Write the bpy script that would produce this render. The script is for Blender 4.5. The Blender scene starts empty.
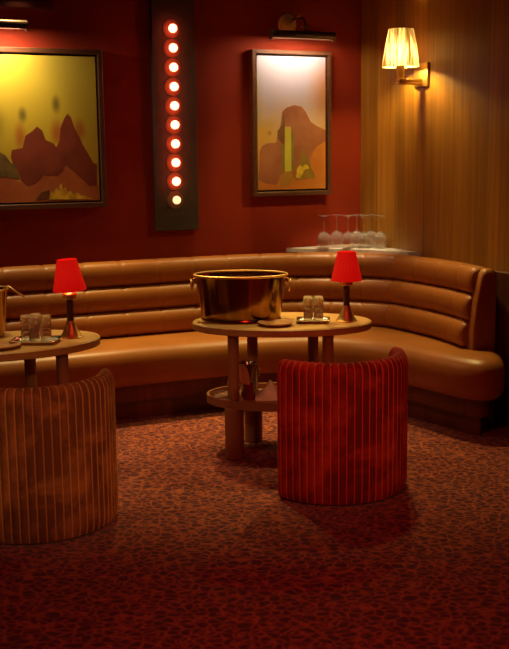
import bpy, bmesh, math, random
from mathutils import Vector, Matrix
R = math.radians
random.seed(4)
C = bpy.context.scene.collection
PI = math.pi

# ------------------------------------------------------------------ helpers
def link(name, bm, mats, parent=None, smooth=True, recalc=True):
    if recalc:
        bmesh.ops.recalc_face_normals(bm, faces=bm.faces)
    me = bpy.data.meshes.new(name)
    bm.to_mesh(me); bm.free()
    for m in (mats if isinstance(mats, (list, tuple)) else [mats]):
        me.materials.append(m)
    if smooth:
        for p in me.polygons: p.use_smooth = True
        try: me.set_sharp_from_angle(angle=R(38))
        except Exception: pass
    o = bpy.data.objects.new(name, me); C.objects.link(o)
    if parent is not None: o.parent = parent
    return o

def tag(o, label, cat, group=None):
    o['label'] = label; o['category'] = cat
    if group: o['group'] = group
    return o

def thing(name, label, cat, loc=(0, 0, 0), rotz=0.0, group=None):
    o = bpy.data.objects.new(name, None); C.objects.link(o)
    o.empty_display_size = .05
    o.location = loc; o.rotation_euler = (0, 0, rotz)
    return tag(o, label, cat, group)

def dup(root, loc, rotz, label):
    r = root.copy(); C.objects.link(r); r.location = loc; r.rotation_euler = (0, 0, rotz)
    r['label'] = label
    for ch in list(root.children):
        c = ch.copy(); C.objects.link(c); c.parent = r
        for g in list(ch.children):
            d = g.copy(); C.objects.link(d); d.parent = c
    return r

def structure(o):
    o['kind'] = 'structure'; return o

def add_box(bm, lo, hi, bevel=0.0, seg=2, M=None):
    r = bmesh.ops.create_cube(bm, size=1.0)
    vs = r['verts']
    lo = Vector(lo); hi = Vector(hi)
    for v in vs:
        v.co = Vector(((v.co.x + .5) * (hi.x - lo.x) + lo.x, (v.co.y + .5) * (hi.y - lo.y) + lo.y, (v.co.z + .5) * (hi.z - lo.z) + lo.z))
    if bevel > 0:
        es = list({e for v in vs for e in v.link_edges})
        g = bmesh.ops.bevel(bm, geom=es, offset=bevel, segments=seg, affect='EDGES', profile=.5)
        vs = list({v for f in g['faces'] for v in f.verts} | {v for v in vs if v.is_valid})
    if M is not None:
        for v in vs: v.co = M @ v.co
    return vs

def add_lathe(bm, prof, n=32, cx=0, cy=0, sx=1.0, sy=1.0, cap=True, M=None, fn=None):
    rings = []
    for r, z in prof:
        ring = []
        for i in range(n):
            a = 2 * PI * i / n
            k = fn(a, z) if fn else 1.0
            p = Vector((cx + r * k * math.cos(a) * sx, cy + r * k * math.sin(a) * sy, z))
            ring.append(bm.verts.new(M @ p if M is not None else p))
        rings.append(ring)
    for a, b in zip(rings, rings[1:]):
        for i in range(n):
            bm.faces.new((a[i], a[(i + 1) % n], b[(i + 1) % n], b[i]))
    if cap:
        bm.faces.new(list(reversed(rings[0]))); bm.faces.new(rings[-1])
    return rings

def add_tube(bm, pts, rad, n=10, cap=True, closed=False):
    pts = [Vector(p) for p in pts]
    N = len(pts); rings = []
    ref = None
    for i, p in enumerate(pts):
        if closed: t = pts[(i + 1) % N] - pts[i - 1]
        else: t = pts[min(i + 1, N - 1)] - pts[max(i - 1, 0)]
        t.normalize()
        if ref is None:
            ref = Vector((0, 0, 1)) if abs(t.z) < .9 else Vector((1, 0, 0))
        u = (ref - t * ref.dot(t)).normalized(); ref = u
        v = t.cross(u)
        r = rad[i] if isinstance(rad, (list, tuple)) else rad
        rings.append([bm.verts.new(p + (u * math.cos(2 * PI * k / n) + v * math.sin(2 * PI * k / n)) * r) for k in range(n)])
    for i in range(N if closed else N - 1):
        a, b = rings[i], rings[(i + 1) % N]
        for k in range(n):
            bm.faces.new((a[k], a[(k + 1) % n], b[(k + 1) % n], b[k]))
    if cap and not closed:
        bm.faces.new(list(reversed(rings[0]))); bm.faces.new(rings[-1])

def ellipse(a, b, n=64):
    return [(a * math.cos(2 * PI * i / n), b * math.sin(2 * PI * i / n)) for i in range(n)]

def add_layers(bm, outline, layers, cap=True, wts=None):
    """outline: closed ccw list (x,y); layers: (inset, z) from the bottom up."""
    n = len(outline)
    nor = []
    for i in range(n):
        a = Vector(outline[i - 1]); b = Vector(outline[(i + 1) % n])
        t = (b - a).normalized(); nor.append(Vector((-t.y, t.x)))      # inward for ccw
    rings = []
    W = wts or [1.0] * n
    for ins, z in layers:
        rings.append([bm.verts.new((outline[i][0] + nor[i].x * ins * W[i], outline[i][1] + nor[i].y * ins * W[i], z)) for i in range(n)])
    for a, b in zip(rings, rings[1:]):
        for i in range(n):
            bm.faces.new((a[i], a[(i + 1) % n], b[(i + 1) % n], b[i]))
    if cap and wts is None:
        bm.faces.new(list(reversed(rings[0]))); bm.faces.new(rings[-1])
    elif cap:
        for ring in (rings[0], rings[-1]):
            es = [bm.edges.get((ring[i], ring[(i + 1) % n])) for i in range(n)]
            bmesh.ops.triangle_fill(bm, use_beauty=True, use_dissolve=False, edges=es)
    return rings

def catmull(pts, step):
    P = [Vector(p) for p in pts]
    P = [P[0] * 2 - P[1]] + P + [P[-1] * 2 - P[-2]]
    dense = []
    for i in range(1, len(P) - 2):
        for k in range(40):
            t = k / 40
            a, b, c, d = P[i - 1], P[i], P[i + 1], P[i + 2]
            dense.append(.5 * ((2 * b) + (c - a) * t + (2 * a - 5 * b + 4 * c - d) * t * t + (3 * b - a - 3 * c + d) * t ** 3))
    dense.append(P[-2])
    out = [dense[0]]; acc = 0.0
    L = sum((q - p).length for p, q in zip(dense, dense[1:]))
    n = max(2, round(L / step)); st = L / n; nxt = st
    for p, q in zip(dense, dense[1:]):
        l = (q - p).length
        while l > 0 and acc + l >= nxt - 1e-9 and len(out) < n:
            out.append(p.lerp(q, (nxt - acc) / l)); nxt += st
        acc += l
    out.append(dense[-1])
    return out

def path_frames(path):
    fr = []
    for i in range(len(path)):
        t = (path[min(i + 1, len(path) - 1)] - path[max(i - 1, 0)]).normalized()
        fr.append((path[i], Vector((t.y, -t.x))))        # point, normal into the room
    return fr

# ------------------------------------------------------------------ materials
def new_mat(name):
    m = bpy.data.materials.new(name); m.use_nodes = True
    nt = m.node_tree; b = nt.nodes['Principled BSDF']
    return m, nt, b

def setin(b, **kw):
    for k, v in kw.items():
        k = k.replace('_', ' ')
        if k in b.inputs:
            b.inputs[k].default_value = v

def noise_mat(name, c1, c2, scale=8, rough=.5, metal=0.0, bump=0.0, bscale=None, stretch=(1, 1, 1), detail=4, lo=.35, hi=.65, **kw):
    m, nt, b = new_mat(name)
    N = nt.nodes; Lk = nt.links
    tc = N.new('ShaderNodeTexCoord'); mp = N.new('ShaderNodeMapping'); mp.inputs['Scale'].default_value = stretch
    Lk.new(tc.outputs['Object'], mp.inputs['Vector'])
    nz = N.new('ShaderNodeTexNoise'); nz.inputs['Scale'].default_value = scale; nz.inputs['Detail'].default_value = detail
    Lk.new(mp.outputs['Vector'], nz.inputs['Vector'])
    cr = N.new('ShaderNodeValToRGB')
    cr.color_ramp.elements[0].position = lo; cr.color_ramp.elements[1].position = hi
    cr.color_ramp.elements[0].color = (*c1, 1); cr.color_ramp.elements[1].color = (*c2, 1)
    Lk.new(nz.outputs['Fac'], cr.inputs['Fac']); Lk.new(cr.outputs['Color'], b.inputs['Base Color'])
    setin(b, Roughness=rough, Metallic=metal, **kw)
    if bump:
        n2 = N.new('ShaderNodeTexNoise'); n2.inputs['Scale'].default_value = bscale or scale * 6; n2.inputs['Detail'].default_value = 3
        Lk.new(mp.outputs['Vector'], n2.inputs['Vector'])
        bp = N.new('ShaderNodeBump'); bp.inputs['Strength'].default_value = bump; bp.inputs['Distance'].default_value = .004
        Lk.new(n2.outputs['Fac'], bp.inputs['Height']); Lk.new(bp.outputs['Normal'], b.inputs['Normal'])
    return m

def velvet(name, dark, light):
    m, nt, b = new_mat(name); N = nt.nodes; Lk = nt.links
    tc = N.new('ShaderNodeTexCoord')
    nz = N.new('ShaderNodeTexNoise'); nz.inputs['Scale'].default_value = 6; nz.inputs['Detail'].default_value = 5
    nz.inputs['Roughness'].default_value = .6; nz.inputs['Distortion'].default_value = .6
    Lk.new(tc.outputs['Object'], nz.inputs['Vector'])
    cr = N.new('ShaderNodeValToRGB'); e = cr.color_ramp.elements
    e[0].position = .42; e[1].position = .68; e[0].color = (*dark, 1); e[1].color = (*light, 1)
    Lk.new(nz.outputs['Fac'], cr.inputs['Fac']); Lk.new(cr.outputs['Color'], b.inputs['Base Color'])
    fine = N.new('ShaderNodeTexNoise'); fine.inputs['Scale'].default_value = 260
    Lk.new(tc.outputs['Object'], fine.inputs['Vector'])
    bp = N.new('ShaderNodeBump'); bp.inputs['Strength'].default_value = .25; bp.inputs['Distance'].default_value = .002
    Lk.new(fine.outputs['Fac'], bp.inputs['Height']); Lk.new(bp.outputs['Normal'], b.inputs['Normal'])
    setin(b, Roughness=.85, Sheen_Weight=1.0, Sheen_Roughness=.35)
    b.inputs['Sheen Tint'].default_value = (min(1, light[0] * 3), min(1, light[1] * 3), min(1, light[2] * 3), 1)
    return m

def emit_mat(name, base, col, strength, rough=.6):
    m, nt, b = new_mat(name)
    setin(b, Roughness=rough)
    b.inputs['Base Color'].default_value = (*base, 1)
    b.inputs['Emission Color'].default_value = (*col, 1)
    b.inputs['Emission Strength'].default_value = strength
    return m

def wood_panel(name, c1, c2, c3, rough=.4, axis='X', strip=.11):
    m, nt, b = new_mat(name); N = nt.nodes; Lk = nt.links
    tc = N.new('ShaderNodeTexCoord')
    mp = N.new('ShaderNodeMapping'); mp.inputs['Scale'].default_value = (22, 22, .55)
    Lk.new(tc.outputs['Object'], mp.inputs['Vector'])
    nz = N.new('ShaderNodeTexNoise'); nz.inputs['Scale'].default_value = 1.6; nz.inputs['Detail'].default_value = 6; nz.inputs['Roughness'].default_value = .65
    nz.inputs['Distortion'].default_value = .3
    Lk.new(mp.outputs['Vector'], nz.inputs['Vector'])
    cr = N.new('ShaderNodeValToRGB'); e = cr.color_ramp.elements
    e[0].position = .3; e[0].color = (*c1, 1); e[1].position = .7; e[1].color = (*c3, 1)
    k = e.new(.5); k.color = (*c2, 1)
    Lk.new(nz.outputs['Fac'], cr.inputs['Fac'])
    # veneer strips of different tone
    sp = N.new('ShaderNodeSeparateXYZ'); Lk.new(tc.outputs['Object'], sp.inputs['Vector'])
    dv = N.new('ShaderNodeMath'); dv.operation = 'DIVIDE'; dv.inputs[1].default_value = strip
    Lk.new(sp.outputs[axis], dv.inputs[0])
    fl = N.new('ShaderNodeMath'); fl.operation = 'FLOOR'; Lk.new(dv.outputs[0], fl.inputs[0])
    wn = N.new('ShaderNodeTexWhiteNoise'); wn.noise_dimensions = '1D'; Lk.new(fl.outputs[0], wn.inputs['W'])
    mr = N.new('ShaderNodeMapRange'); mr.inputs['To Min'].default_value = .72; mr.inputs['To Max'].default_value = 1.12
    Lk.new(wn.outputs['Value'], mr.inputs['Value'])
    mx = N.new('ShaderNodeVectorMath'); mx.operation = 'SCALE'
    Lk.new(cr.outputs['Color'], mx.inputs[0]); Lk.new(mr.outputs['Result'], mx.inputs['Scale'])
    Lk.new(mx.outputs['Vector'], b.inputs['Base Color'])
    bp = N.new('ShaderNodeBump'); bp.inputs['Strength'].default_value = .12; bp.inputs['Distance'].default_value = .002
    Lk.new(nz.outputs['Fac'], bp.inputs['Height']); Lk.new(bp.outputs['Normal'], b.inputs['Normal'])
    setin(b, Roughness=rough)
    return m

def carpet_mat():
    m, nt, b = new_mat('leopard_carpet'); N = nt.nodes; Lk = nt.links
    tc = N.new('ShaderNodeTexCoord')
    mp = N.new('ShaderNodeMapping'); mp.inputs['Rotation'].default_value = (0, 0, R(12)); mp.inputs['Scale'].default_value = (.85, 1.0, 1)
    Lk.new(tc.outputs['Object'], mp.inputs['Vector'])
    wz = N.new('ShaderNodeTexNoise'); wz.inputs['Scale'].default_value = 9; wz.inputs['Detail'].default_value = 3
    Lk.new(mp.outputs['Vector'], wz.inputs['Vector'])
    wm = N.new('ShaderNodeVectorMath'); wm.operation = 'MULTIPLY_ADD'
    wm.inputs[1].default_value = (.055, .055, 0)
    Lk.new(wz.outputs['Color'], wm.inputs[0]); Lk.new(mp.outputs['Vector'], wm.inputs[2])
    vo = N.new('ShaderNodeTexVoronoi'); vo.feature = 'DISTANCE_TO_EDGE'; vo.inputs['Scale'].default_value = CARPET_SCALE
    Lk.new(wm.outputs['Vector'], vo.inputs['Vector'])
    br = N.new('ShaderNodeTexNoise'); br.inputs['Scale'].default_value = 26; br.inputs['Detail'].default_value = 2
    Lk.new(mp.outputs['Vector'], br.inputs['Vector'])
    ad = N.new('ShaderNodeMath'); ad.operation = 'MULTIPLY_ADD'; ad.inputs[1].default_value = .34; ad.inputs[2].default_value = -.17
    Lk.new(br.outputs['Fac'], ad.inputs[0])
    sm = N.new('ShaderNodeMath'); sm.operation = 'ADD'
    Lk.new(vo.outputs['Distance'], sm.inputs[0]); Lk.new(ad.outputs[0], sm.inputs[1])
    cr = N.new('ShaderNodeValToRGB'); e = cr.color_ramp.elements
    e[0].position = .01; e[0].color = (*CARPET_LINE, 1)
    e[1].position = .24; e[1].color = (*CARPET_SPOT, 1)
    k = e.new(.10); k.color = (*CARPET_MID, 1)
    Lk.new(sm.outputs[0], cr.inputs['Fac'])
    Lk.new(cr.outputs['Color'], b.inputs['Base Color'])
    fz = N.new('ShaderNodeTexNoise'); fz.inputs['Scale'].default_value = 420
    Lk.new(tc.outputs['Object'], fz.inputs['Vector'])
    bp = N.new('ShaderNodeBump'); bp.inputs['Strength'].default_value = .5; bp.inputs['Distance'].default_value = .004
    Lk.new(fz.outputs['Fac'], bp.inputs['Height']); Lk.new(bp.outputs['Normal'], b.inputs['Normal'])
    setin(b, Roughness=.95, Sheen_Weight=.3)
    b.inputs['Specular IOR Level'].default_value = .1
    return m

def canvas_mat(name, base_stops, axis_lo, axis_hi, blobs, rough=.5):
    """paint ground: colours from the bottom to the top of the picture, plus soft smudges of paint."""
    m, nt, b = new_mat(name); N = nt.nodes; Lk = nt.links
    tc = N.new('ShaderNodeTexCoord'); sp = N.new('ShaderNodeSeparateXYZ'); Lk.new(tc.outputs['Object'], sp.inputs['Vector'])
    nz = N.new('ShaderNodeTexNoise'); nz.inputs['Scale'].default_value = 5; nz.inputs['Detail'].default_value = 6
    Lk.new(tc.outputs['Object'], nz.inputs['Vector'])
    mr = N.new('ShaderNodeMapRange'); mr.inputs['From Min'].default_value = axis_lo; mr.inputs['From Max'].default_value = axis_hi
    Lk.new(sp.outputs['Z'], mr.inputs['Value'])
    ad = N.new('ShaderNodeMath'); ad.operation = 'MULTIPLY_ADD'; ad.inputs[1].default_value = .3
    Lk.new(nz.outputs['Fac'], ad.inputs[0])
    sb = N.new('ShaderNodeMath'); sb.operation = 'SUBTRACT'; sb.inputs[1].default_value = .15
    Lk.new(mr.outputs['Result'], ad.inputs[2]); Lk.new(ad.outputs[0], sb.inputs[0])
    cr = N.new('ShaderNodeValToRGB'); e = cr.color_ramp.elements
    e[0].position, e[0].color = base_stops[0][0], (*base_stops[0][1], 1)
    e[1].position, e[1].color = base_stops[-1][0], (*base_stops[-1][1], 1)
    for p, c in base_stops[1:-1]:
        k = e.new(p); k.color = (*c, 1)
    Lk.new(sb.outputs[0], cr.inputs['Fac'])
    cur = cr.outputs['Color']
    for (x, z, rx, rz, col, st) in blobs:
        mp = N.new('ShaderNodeMapping'); mp.inputs['Location'].default_value = (-x / rx, 0, -z / rz); mp.inputs['Scale'].default_value = (1 / rx, 0, 1 / rz)
        Lk.new(tc.outputs['Object'], mp.inputs['Vector'])
        ln = N.new('ShaderNodeVectorMath'); ln.operation = 'LENGTH'; Lk.new(mp.outputs['Vector'], ln.inputs[0])
        m2 = N.new('ShaderNodeMapRange'); m2.interpolation_type = 'SMOOTHSTEP'
        m2.inputs['From Min'].default_value = .1; m2.inputs['From Max'].default_value = 1.1
        m2.inputs['To Min'].default_value = st; m2.inputs['To Max'].default_value = 0
        Lk.new(ln.outputs['Value'], m2.inputs['Value'])
        mx = N.new('ShaderNodeMix'); mx.data_type = 'RGBA'
        Lk.new(m2.outputs['Result'], mx.inputs[0]); Lk.new(cur, mx.inputs[6]); mx.inputs[7].default_value = (*col, 1)
        cur = mx.outputs[2]
    Lk.new(cur, b.inputs['Base Color'])
    setin(b, Roughness=rough)
    bp = N.new('ShaderNodeBump'); bp.inputs['Strength'].default_value = .15; bp.inputs['Distance'].default_value = .002
    n3 = N.new('ShaderNodeTexNoise'); n3.inputs['Scale'].default_value = 45; Lk.new(tc.outputs['Object'], n3.inputs['Vector'])
    Lk.new(n3.outputs['Fac'], bp.inputs['Height']); Lk.new(bp.outputs['Normal'], b.inputs['Normal'])
    return m

CARPET_SCALE = 29
CARPET_LINE = (.44, .105, .026)
CARPET_MID = (.19, .028, .014)
CARPET_SPOT = (.080, .007, .011)

M_carpet = carpet_mat()
M_redwall = noise_mat('red_wall_paint', (.28, .029, .010), (.32, .034, .012), scale=3, rough=.7, bump=.12, bscale=60, Specular_IOR_Level=.15)
M_ceiling = noise_mat('dark_ceiling', (.03, .008, .008), (.04, .01, .01), scale=3, rough=.8)
M_wood = wood_panel('wood_veneer', (.25, .104, .010), (.36, .155, .015), (.46, .205, .022))
M_darkwood = wood_panel('dark_wood', (.10, .030, .012), (.14, .042, .016), (.18, .055, .02), rough=.45, strip=.2)
M_plinth = wood_panel('plinth_wood', (.12, .032, .014), (.16, .043, .018), (.20, .055, .022), rough=.45, strip=.09)
M_leather = noise_mat('tan_leather', (.35, .122, .019), (.41, .146, .025), scale=4, rough=.40, bump=.10, bscale=90)
M_table = noise_mat('oak_table', (.50, .28, .075), (.58, .35, .10), scale=6, rough=.42, stretch=(1, 9, 9))
M_tableleg = noise_mat('brown_table_leg', (.30, .125, .045), (.35, .15, .055), scale=5, rough=.45)
M_brass = noise_mat('brass', (.80, .50, .15), (.88, .58, .19), scale=10, rough=.42, metal=1)
M_copper = noise_mat('antique_brass', (.30, .15, .038), (.38, .20, .055), scale=9, rough=.17, metal=1, stretch=(6, 6, .6))
M_silver = noise_mat('silver', (.72, .66, .55), (.80, .74, .62), scale=9, rough=.18, metal=1)
M_steel = noise_mat('cooler_metal', (.40, .33, .24), (.48, .40, .30), scale=9, rough=.22, metal=1)
M_blackmetal = noise_mat('bronze_black_metal', (.05, .022, .016), (.07, .03, .02), scale=9, rough=.3, metal=.6)
M_stem = noise_mat('dark_leather_stem', (.055, .022, .014), (.075, .03, .018), scale=30, rough=.5)
M_frame = noise_mat('walnut_frame', (.085, .030, .012), (.12, .042, .016), scale=8, rough=.4, stretch=(1, 1, 8))
M_frameblack = noise_mat('frame_rebate', (.012, .006, .006), (.018, .008, .008), scale=8, rough=.6)
M_velred = velvet('red_velvet', (.20, .005, .006), (.58, .045, .018))
M_veltan = velvet('tan_velvet', (.19, .062, .018), (.52, .21, .055))
M_sheenred = velvet('red_velvet_seam_sheen', (.72, .10, .035), (.82, .16, .05))  # grazing velvet sheen beside the seams, painted as a lighter colour
M_sheentan = velvet('tan_velvet_seam_sheen', (.58, .27, .08), (.70, .36, .11))  # same painted seam sheen for the tan chair
M_panel = noise_mat('dark_felt_panel', (.040, .030, .020), (.052, .040, .026), scale=20, rough=.75)
M_marble = noise_mat('white_marble', (.74, .68, .58), (.86, .80, .70), scale=4, rough=.25)
M_dish = noise_mat('tan_dish', (.50, .25, .09), (.56, .29, .11), scale=6, rough=.4)
M_cloth = noise_mat('white_napkin', (.72, .62, .42), (.80, .70, .50), scale=9, rough=.9, bump=.3, bscale=120)
M_paddle = noise_mat('pale_wood', (.50, .25, .10), (.58, .30, .12), scale=6, rough=.5, stretch=(9, 9, 1))
M_redcup = noise_mat('dark_red_cup', (.16, .02, .014), (.20, .026, .018), scale=6, rough=.35)
M_vent = noise_mat('vent_paint', (.10, .012, .016), (.12, .015, .018), scale=6, rough=.6)
M_slot = noise_mat('vent_slot', (.008, .004, .005), (.012, .006, .006), scale=6, rough=.8)
M_glass, _nt, _b = new_mat('clear_glass')
setin(_b, Roughness=.02, IOR=1.45); _b.inputs['Transmission Weight'].default_value = .89
_b.inputs['Base Color'].default_value = (1, .97, .90, 1)
M_redshade = emit_mat('red_lamp_shade', (.50, .006, .004), (1.0, .006, .003), .40)
M_bulb = emit_mat('lit_bulb', (.9, .6, .4), (1.0, .12, .06), 17)
M_bulbdim = emit_mat('dim_bulb', (.9, .75, .5), (1.0, .62, .30), 1.6, rough=.1)
M_clear, _nt, _b = new_mat('tumbler_glass')
setin(_b, Roughness=.02, IOR=1.45); _b.inputs['Transmission Weight'].default_value = .97
_b.inputs['Base Color'].default_value = (1, .95, .82, 1)
M_cutglass, _nt, _b = new_mat('cut_glass')
setin(_b, Roughness=.04, IOR=1.5); _b.inputs['Transmission Weight'].default_value = .70
_b.inputs['Base Color'].default_value = (1, .90, .62, 1)
_v = _nt.nodes.new('ShaderNodeTexVoronoi'); _v.inputs['Scale'].default_value = 90
_t = _nt.nodes.new('ShaderNodeTexCoord'); _nt.links.new(_t.outputs['Object'], _v.inputs['Vector'])
_p = _nt.nodes.new('ShaderNodeBump'); _p.inputs['Strength'].default_value = .8; _p.inputs['Distance'].default_value = .004
_nt.links.new(_v.outputs['Distance'], _p.inputs['Height']); _nt.links.new(_p.outputs['Normal'], _b.inputs['Normal'])
M_rosette = noise_mat('old_gold_rosette', (.62, .46, .12), (.70, .52, .15), scale=12, rough=.35, metal=.1)
M_halodisc = noise_mat('red_halo_disc', (.11, .045, .014), (.13, .052, .016), scale=9, rough=.8)  # for the added discs that imitate the bulbs' halo
M_tubeglow = emit_mat('picture_light_tube', (.9, .8, .6), (1, .78, .5), 3)

# pleated fabric shade of the sconce: lets the bulb's light through
M_pleat, nt, b = new_mat('pleated_cream_fabric')
_t = nt.nodes.new('ShaderNodeTexCoord')
_m = nt.nodes.new('ShaderNodeMapping'); _m.inputs['Location'].default_value = (0, .165 * 70, 0); _m.inputs['Scale'].default_value = (70, 70, 2)
nt.links.new(_t.outputs['Object'], _m.inputs['Vector'])
_n = nt.nodes.new('ShaderNodeTexNoise'); _n.inputs['Scale'].default_value = 1.0; _n.inputs['Detail'].default_value = 2
nt.links.new(_m.outputs['Vector'], _n.inputs['Vector'])
_c = nt.nodes.new('ShaderNodeValToRGB'); _e = _c.color_ramp.elements           # gathered folds: double cloth lets less through
_e[0].position = .40; _e[0].color = (.07, .036, .010, 1); _e[1].position = .60; _e[1].color = (.55, .46, .36, 1)
nt.links.new(_n.outputs['Fac'], _c.inputs['Fac'])
tr = nt.nodes.new('ShaderNodeBsdfTranslucent'); nt.links.new(_c.outputs['Color'], tr.inputs['Color'])
b.inputs['Base Color'].default_value = (.70, .50, .24, 1); setin(b, Roughness=.9)
ms = nt.nodes.new('ShaderNodeMixShader'); ms.inputs['Fac'].default_value = .30
nt.links.new(b.outputs[0], ms.inputs[1]); nt.links.new(tr.outputs[0], ms.inputs[2])
nt.links.new(ms.outputs[0], nt.nodes['Material Output'].inputs['Surface'])

# ------------------------------------------------------------------ the setting
WA = R(25)                                           # direction of the red wall
PW = Vector((-1.2, 6.52, 0)); E1 = Vector((math.cos(WA), math.sin(WA), 0))
CORNER = PW + E1 * 2.159
E2 = Vector((math.sin(WA), -math.cos(WA), 0))        # direction of the wood wall, towards the camera
def on_red(s, z=0, off=0): return PW + E1 * s + E2 * off + Vector((0, 0, z))
def on_wood(t, z=0, off=0): return CORNER + E2 * t - E1 * off + Vector((0, 0, z))
HGT = 2.85

bm = bmesh.new()
vs = [bm.verts.new(p) for p in ((-4, -1.5, 0), (4.5, -1.5, 0), (4.5, 9.5, 0), (-4, 9.5, 0), (-4, -1.5, -.05), (4.5, -1.5, -.05), (4.5, 9.5, -.05), (-4, 9.5, -.05))]
for f in ((0, 1, 2, 3), (7, 6, 5, 4), (0, 4, 5, 1), (1, 5, 6, 2), (2, 6, 7, 3), (3, 7, 4, 0)): bm.faces.new([vs[i] for i in f])
structure(link('floor', bm, M_carpet, smooth=False))
bm = bmesh.new(); add_box(bm, (-4, -1.5, HGT), (4.5, 9.5, HGT + .05))
structure(link('ceiling', bm, M_ceiling, smooth=False))
bm = bmesh.new(); add_box(bm, (-2.6, 0, 0), (2.159 + .1, .1, HGT))
o = structure(link('wall_back', bm, M_redwall, smooth=False)); o.location = PW; o.rotation_euler = (0, 0, WA)
bm = bmesh.new(); add_box(bm, (0, 0, 0), (5.2, .1, HGT))
o = structure(link('wall_right', bm, M_wood, smooth=False)); o.location = CORNER; o.rotation_euler = (0, 0, WA - PI / 2)
bm = bmesh.new(); add_box(bm, (1.45, -.03, 0), (5.2, 0, .885), bevel=.004, seg=1)
o = structure(link('trim_1', bm, M_darkwood, smooth=False)); o.location = CORNER; o.rotation_euler = (0, 0, WA - PI / 2)

# ------------------------------------------------------------------ banquette
BP = catmull([(-2.3, 5.90), (-1.6, 6.226), (-1.155, 6.435), (-.781, 6.61), (-.417, 6.775), (-.1, 6.90), (.174, 6.965), (.4, 6.985), (.6, 6.96), (.8, 6.88), (.95, 6.77), (1.055, 6.605), (1.14, 6.45), (1.22, 6.27), (1.275, 6.10), (1.32, 5.93)], .01)
BF = path_frames(BP)
sofa = thing('banquette', 'long curved tan leather banquette with a three-roll back along both walls', 'sofa', (0, 0, 0))

def sweep(bm, section, frames, scale=None):
    """section: closed list (d, z); d is measured into the room from the path."""
    n = len(section); rings = []
    cd = sum(p[0] for p in section) / n; cz = sum(p[1] for p in section) / n
    for i, (p, nn) in enumerate(frames):
        k = scale(i) if scale else 1.0
        rings.append([bm.verts.new((p.x + nn.x * (cd + (d - cd) * k), p.y + nn.y * (cd + (d - cd) * k), cz + (z - cz) * k)) for d, z in section])
    for a, b_ in zip(rings, rings[1:]):
        for j in range(n):
            bm.faces.new((a[j], a[(j + 1) % n], b_[(j + 1) % n], b_[j]))
    bm.faces.new(list(reversed(rings[0]))); bm.faces.new(rings[-1])

def superellipse(cd, cz, a, b_, e=2.6, n=28):
    out = []
    for i in range(n):
        t = 2 * PI * i / n
        c, s = math.cos(t), math.sin(t)
        out.append((cd + a * math.copysign(abs(c) ** (2 / e), c), cz + b_ * math.copysign(abs(s) ** (2 / e), s)))
    return out

def roll_scale(i):
    s = (len(BF) - 4 - i) * .01
    k = 1.0
    end = min(s, i * .01)
    if end < .05: k = .80 + .20 * math.sqrt(max(0, 1 - (1 - end / .05) ** 2))
    q = (s - .17) % .242
    q = min(q, .242 - q)
    if s > .1: k -= .055 * math.exp(-(q / .009) ** 2)
    return k
for cd, z0, z1, hd in ((.015, .750, .915, .075), (.042, .598, .758, .075), (.069, .445, .606, .075)):
    bm = bmesh.new()
    sweep(bm, superellipse(cd, (z0 + z1) / 2, hd, (z1 - z0) / 2), BF[:-3], roll_scale)
    link('back_roll', bm, M_leather, sofa)
# upholstered board behind the rolls
bm = bmesh.new()
sec = [(-.055, .02), (.0, .02), (.03, .44), (.02, .70), (.0, .87), (-.01, .895), (-.03, .902), (-.048, .89), (-.055, .87)]
sweep(bm, sec, path_frames(catmull([tuple(p) for p in BP[::20]] + [tuple(BP[-1] + (BP[-1] - BP[-6]).normalized() * .02)], .04)))
link('back_panel', bm, M_leather, sofa)
bm = bmesh.new()
e_dir = (BP[-1] - BP[-6]).normalized(); e_n = Vector((e_dir.y, -e_dir.x))
esec = [(-.055, .43), (.0, .43), (.06, .43), (.095, .43), (.092, .55), (.075, .70), (.052, .83), (.035, .885), (.010, .906), (-.020, .908), (-.048, .885), (-.055, .80)]
ern = []
for dist, k in ((-.035, 1.0), (.010, 1.0), (.022, .97), (.030, .90)):
    p = BP[-1] + e_dir * dist
    ern.append([bm.verts.new((p.x + e_n.x * (.03 + (d - .03) * k), p.y + e_n.y * (.03 + (d - .03) * k), .66 + (z - .66) * k)) for d, z in esec])
for r1, r2 in zip(ern, ern[1:]):
    for j in range(len(esec)): bm.faces.new((r1[j], r1[(j + 1) % len(esec)], r2[(j + 1) % len(esec)], r2[j]))
bm.faces.new(list(reversed(ern[0]))); bm.faces.new(ern[-1])
link('end_panel', bm, M_leather, sofa)
# seat outline, clockwise seen from above -> reversed to ccw
front = catmull([(-2.3, 5.305), (-1.6, 5.632), (-.896, 5.960), (-.5, 6.143), (-.168, 6.283), (.1, 6.365), (.35, 6.375), (.58, 6.29), (.77, 6.13), (.91, 5.94), (1.02, 5.77), (1.12, 5.635), (1.22, 5.565), (1.31, 5.58), (1.375, 5.67), (1.405, 5.83), (1.365, 6.01)], .03)
back = [p - n_ * .02 for p, n_ in BF[::6] if True]
back = [p for p in reversed(back) if p.y > 0 and not (p.x > 1.30 and p.y < 6.14)]
outline = [(p.x, p.y) for p in front] + [(p.x, p.y) for p in back]
SW = [1.0] * (len(front) - 10) + [.97, .92, .84, .74, .62, .5, .38, .26, .14, 0.0] + [0.0] * len(back)
SW[0] = SW[1] = 0.0
bm = bmesh.new()
add_layers(bm, outline, [(.06, .215), (.025, .222), (.006, .245), (.0, .29), (.0, .34), (.006, .385), (.022, .415), (.042, .432), (.07, .442), (.105, .447)], wts=SW)
link('seat', bm, M_leather, sofa)
bm = bmesh.new(); add_layers(bm, outline, [(.075, .115), (.075, .222)], wts=SW); link('plinth', bm, M_plinth, sofa)
bm = bmesh.new(); add_layers(bm, outline, [(.115, 0), (.115, .118)], wts=SW); link('toe_kick', bm, M_plinth, sofa)

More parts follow.
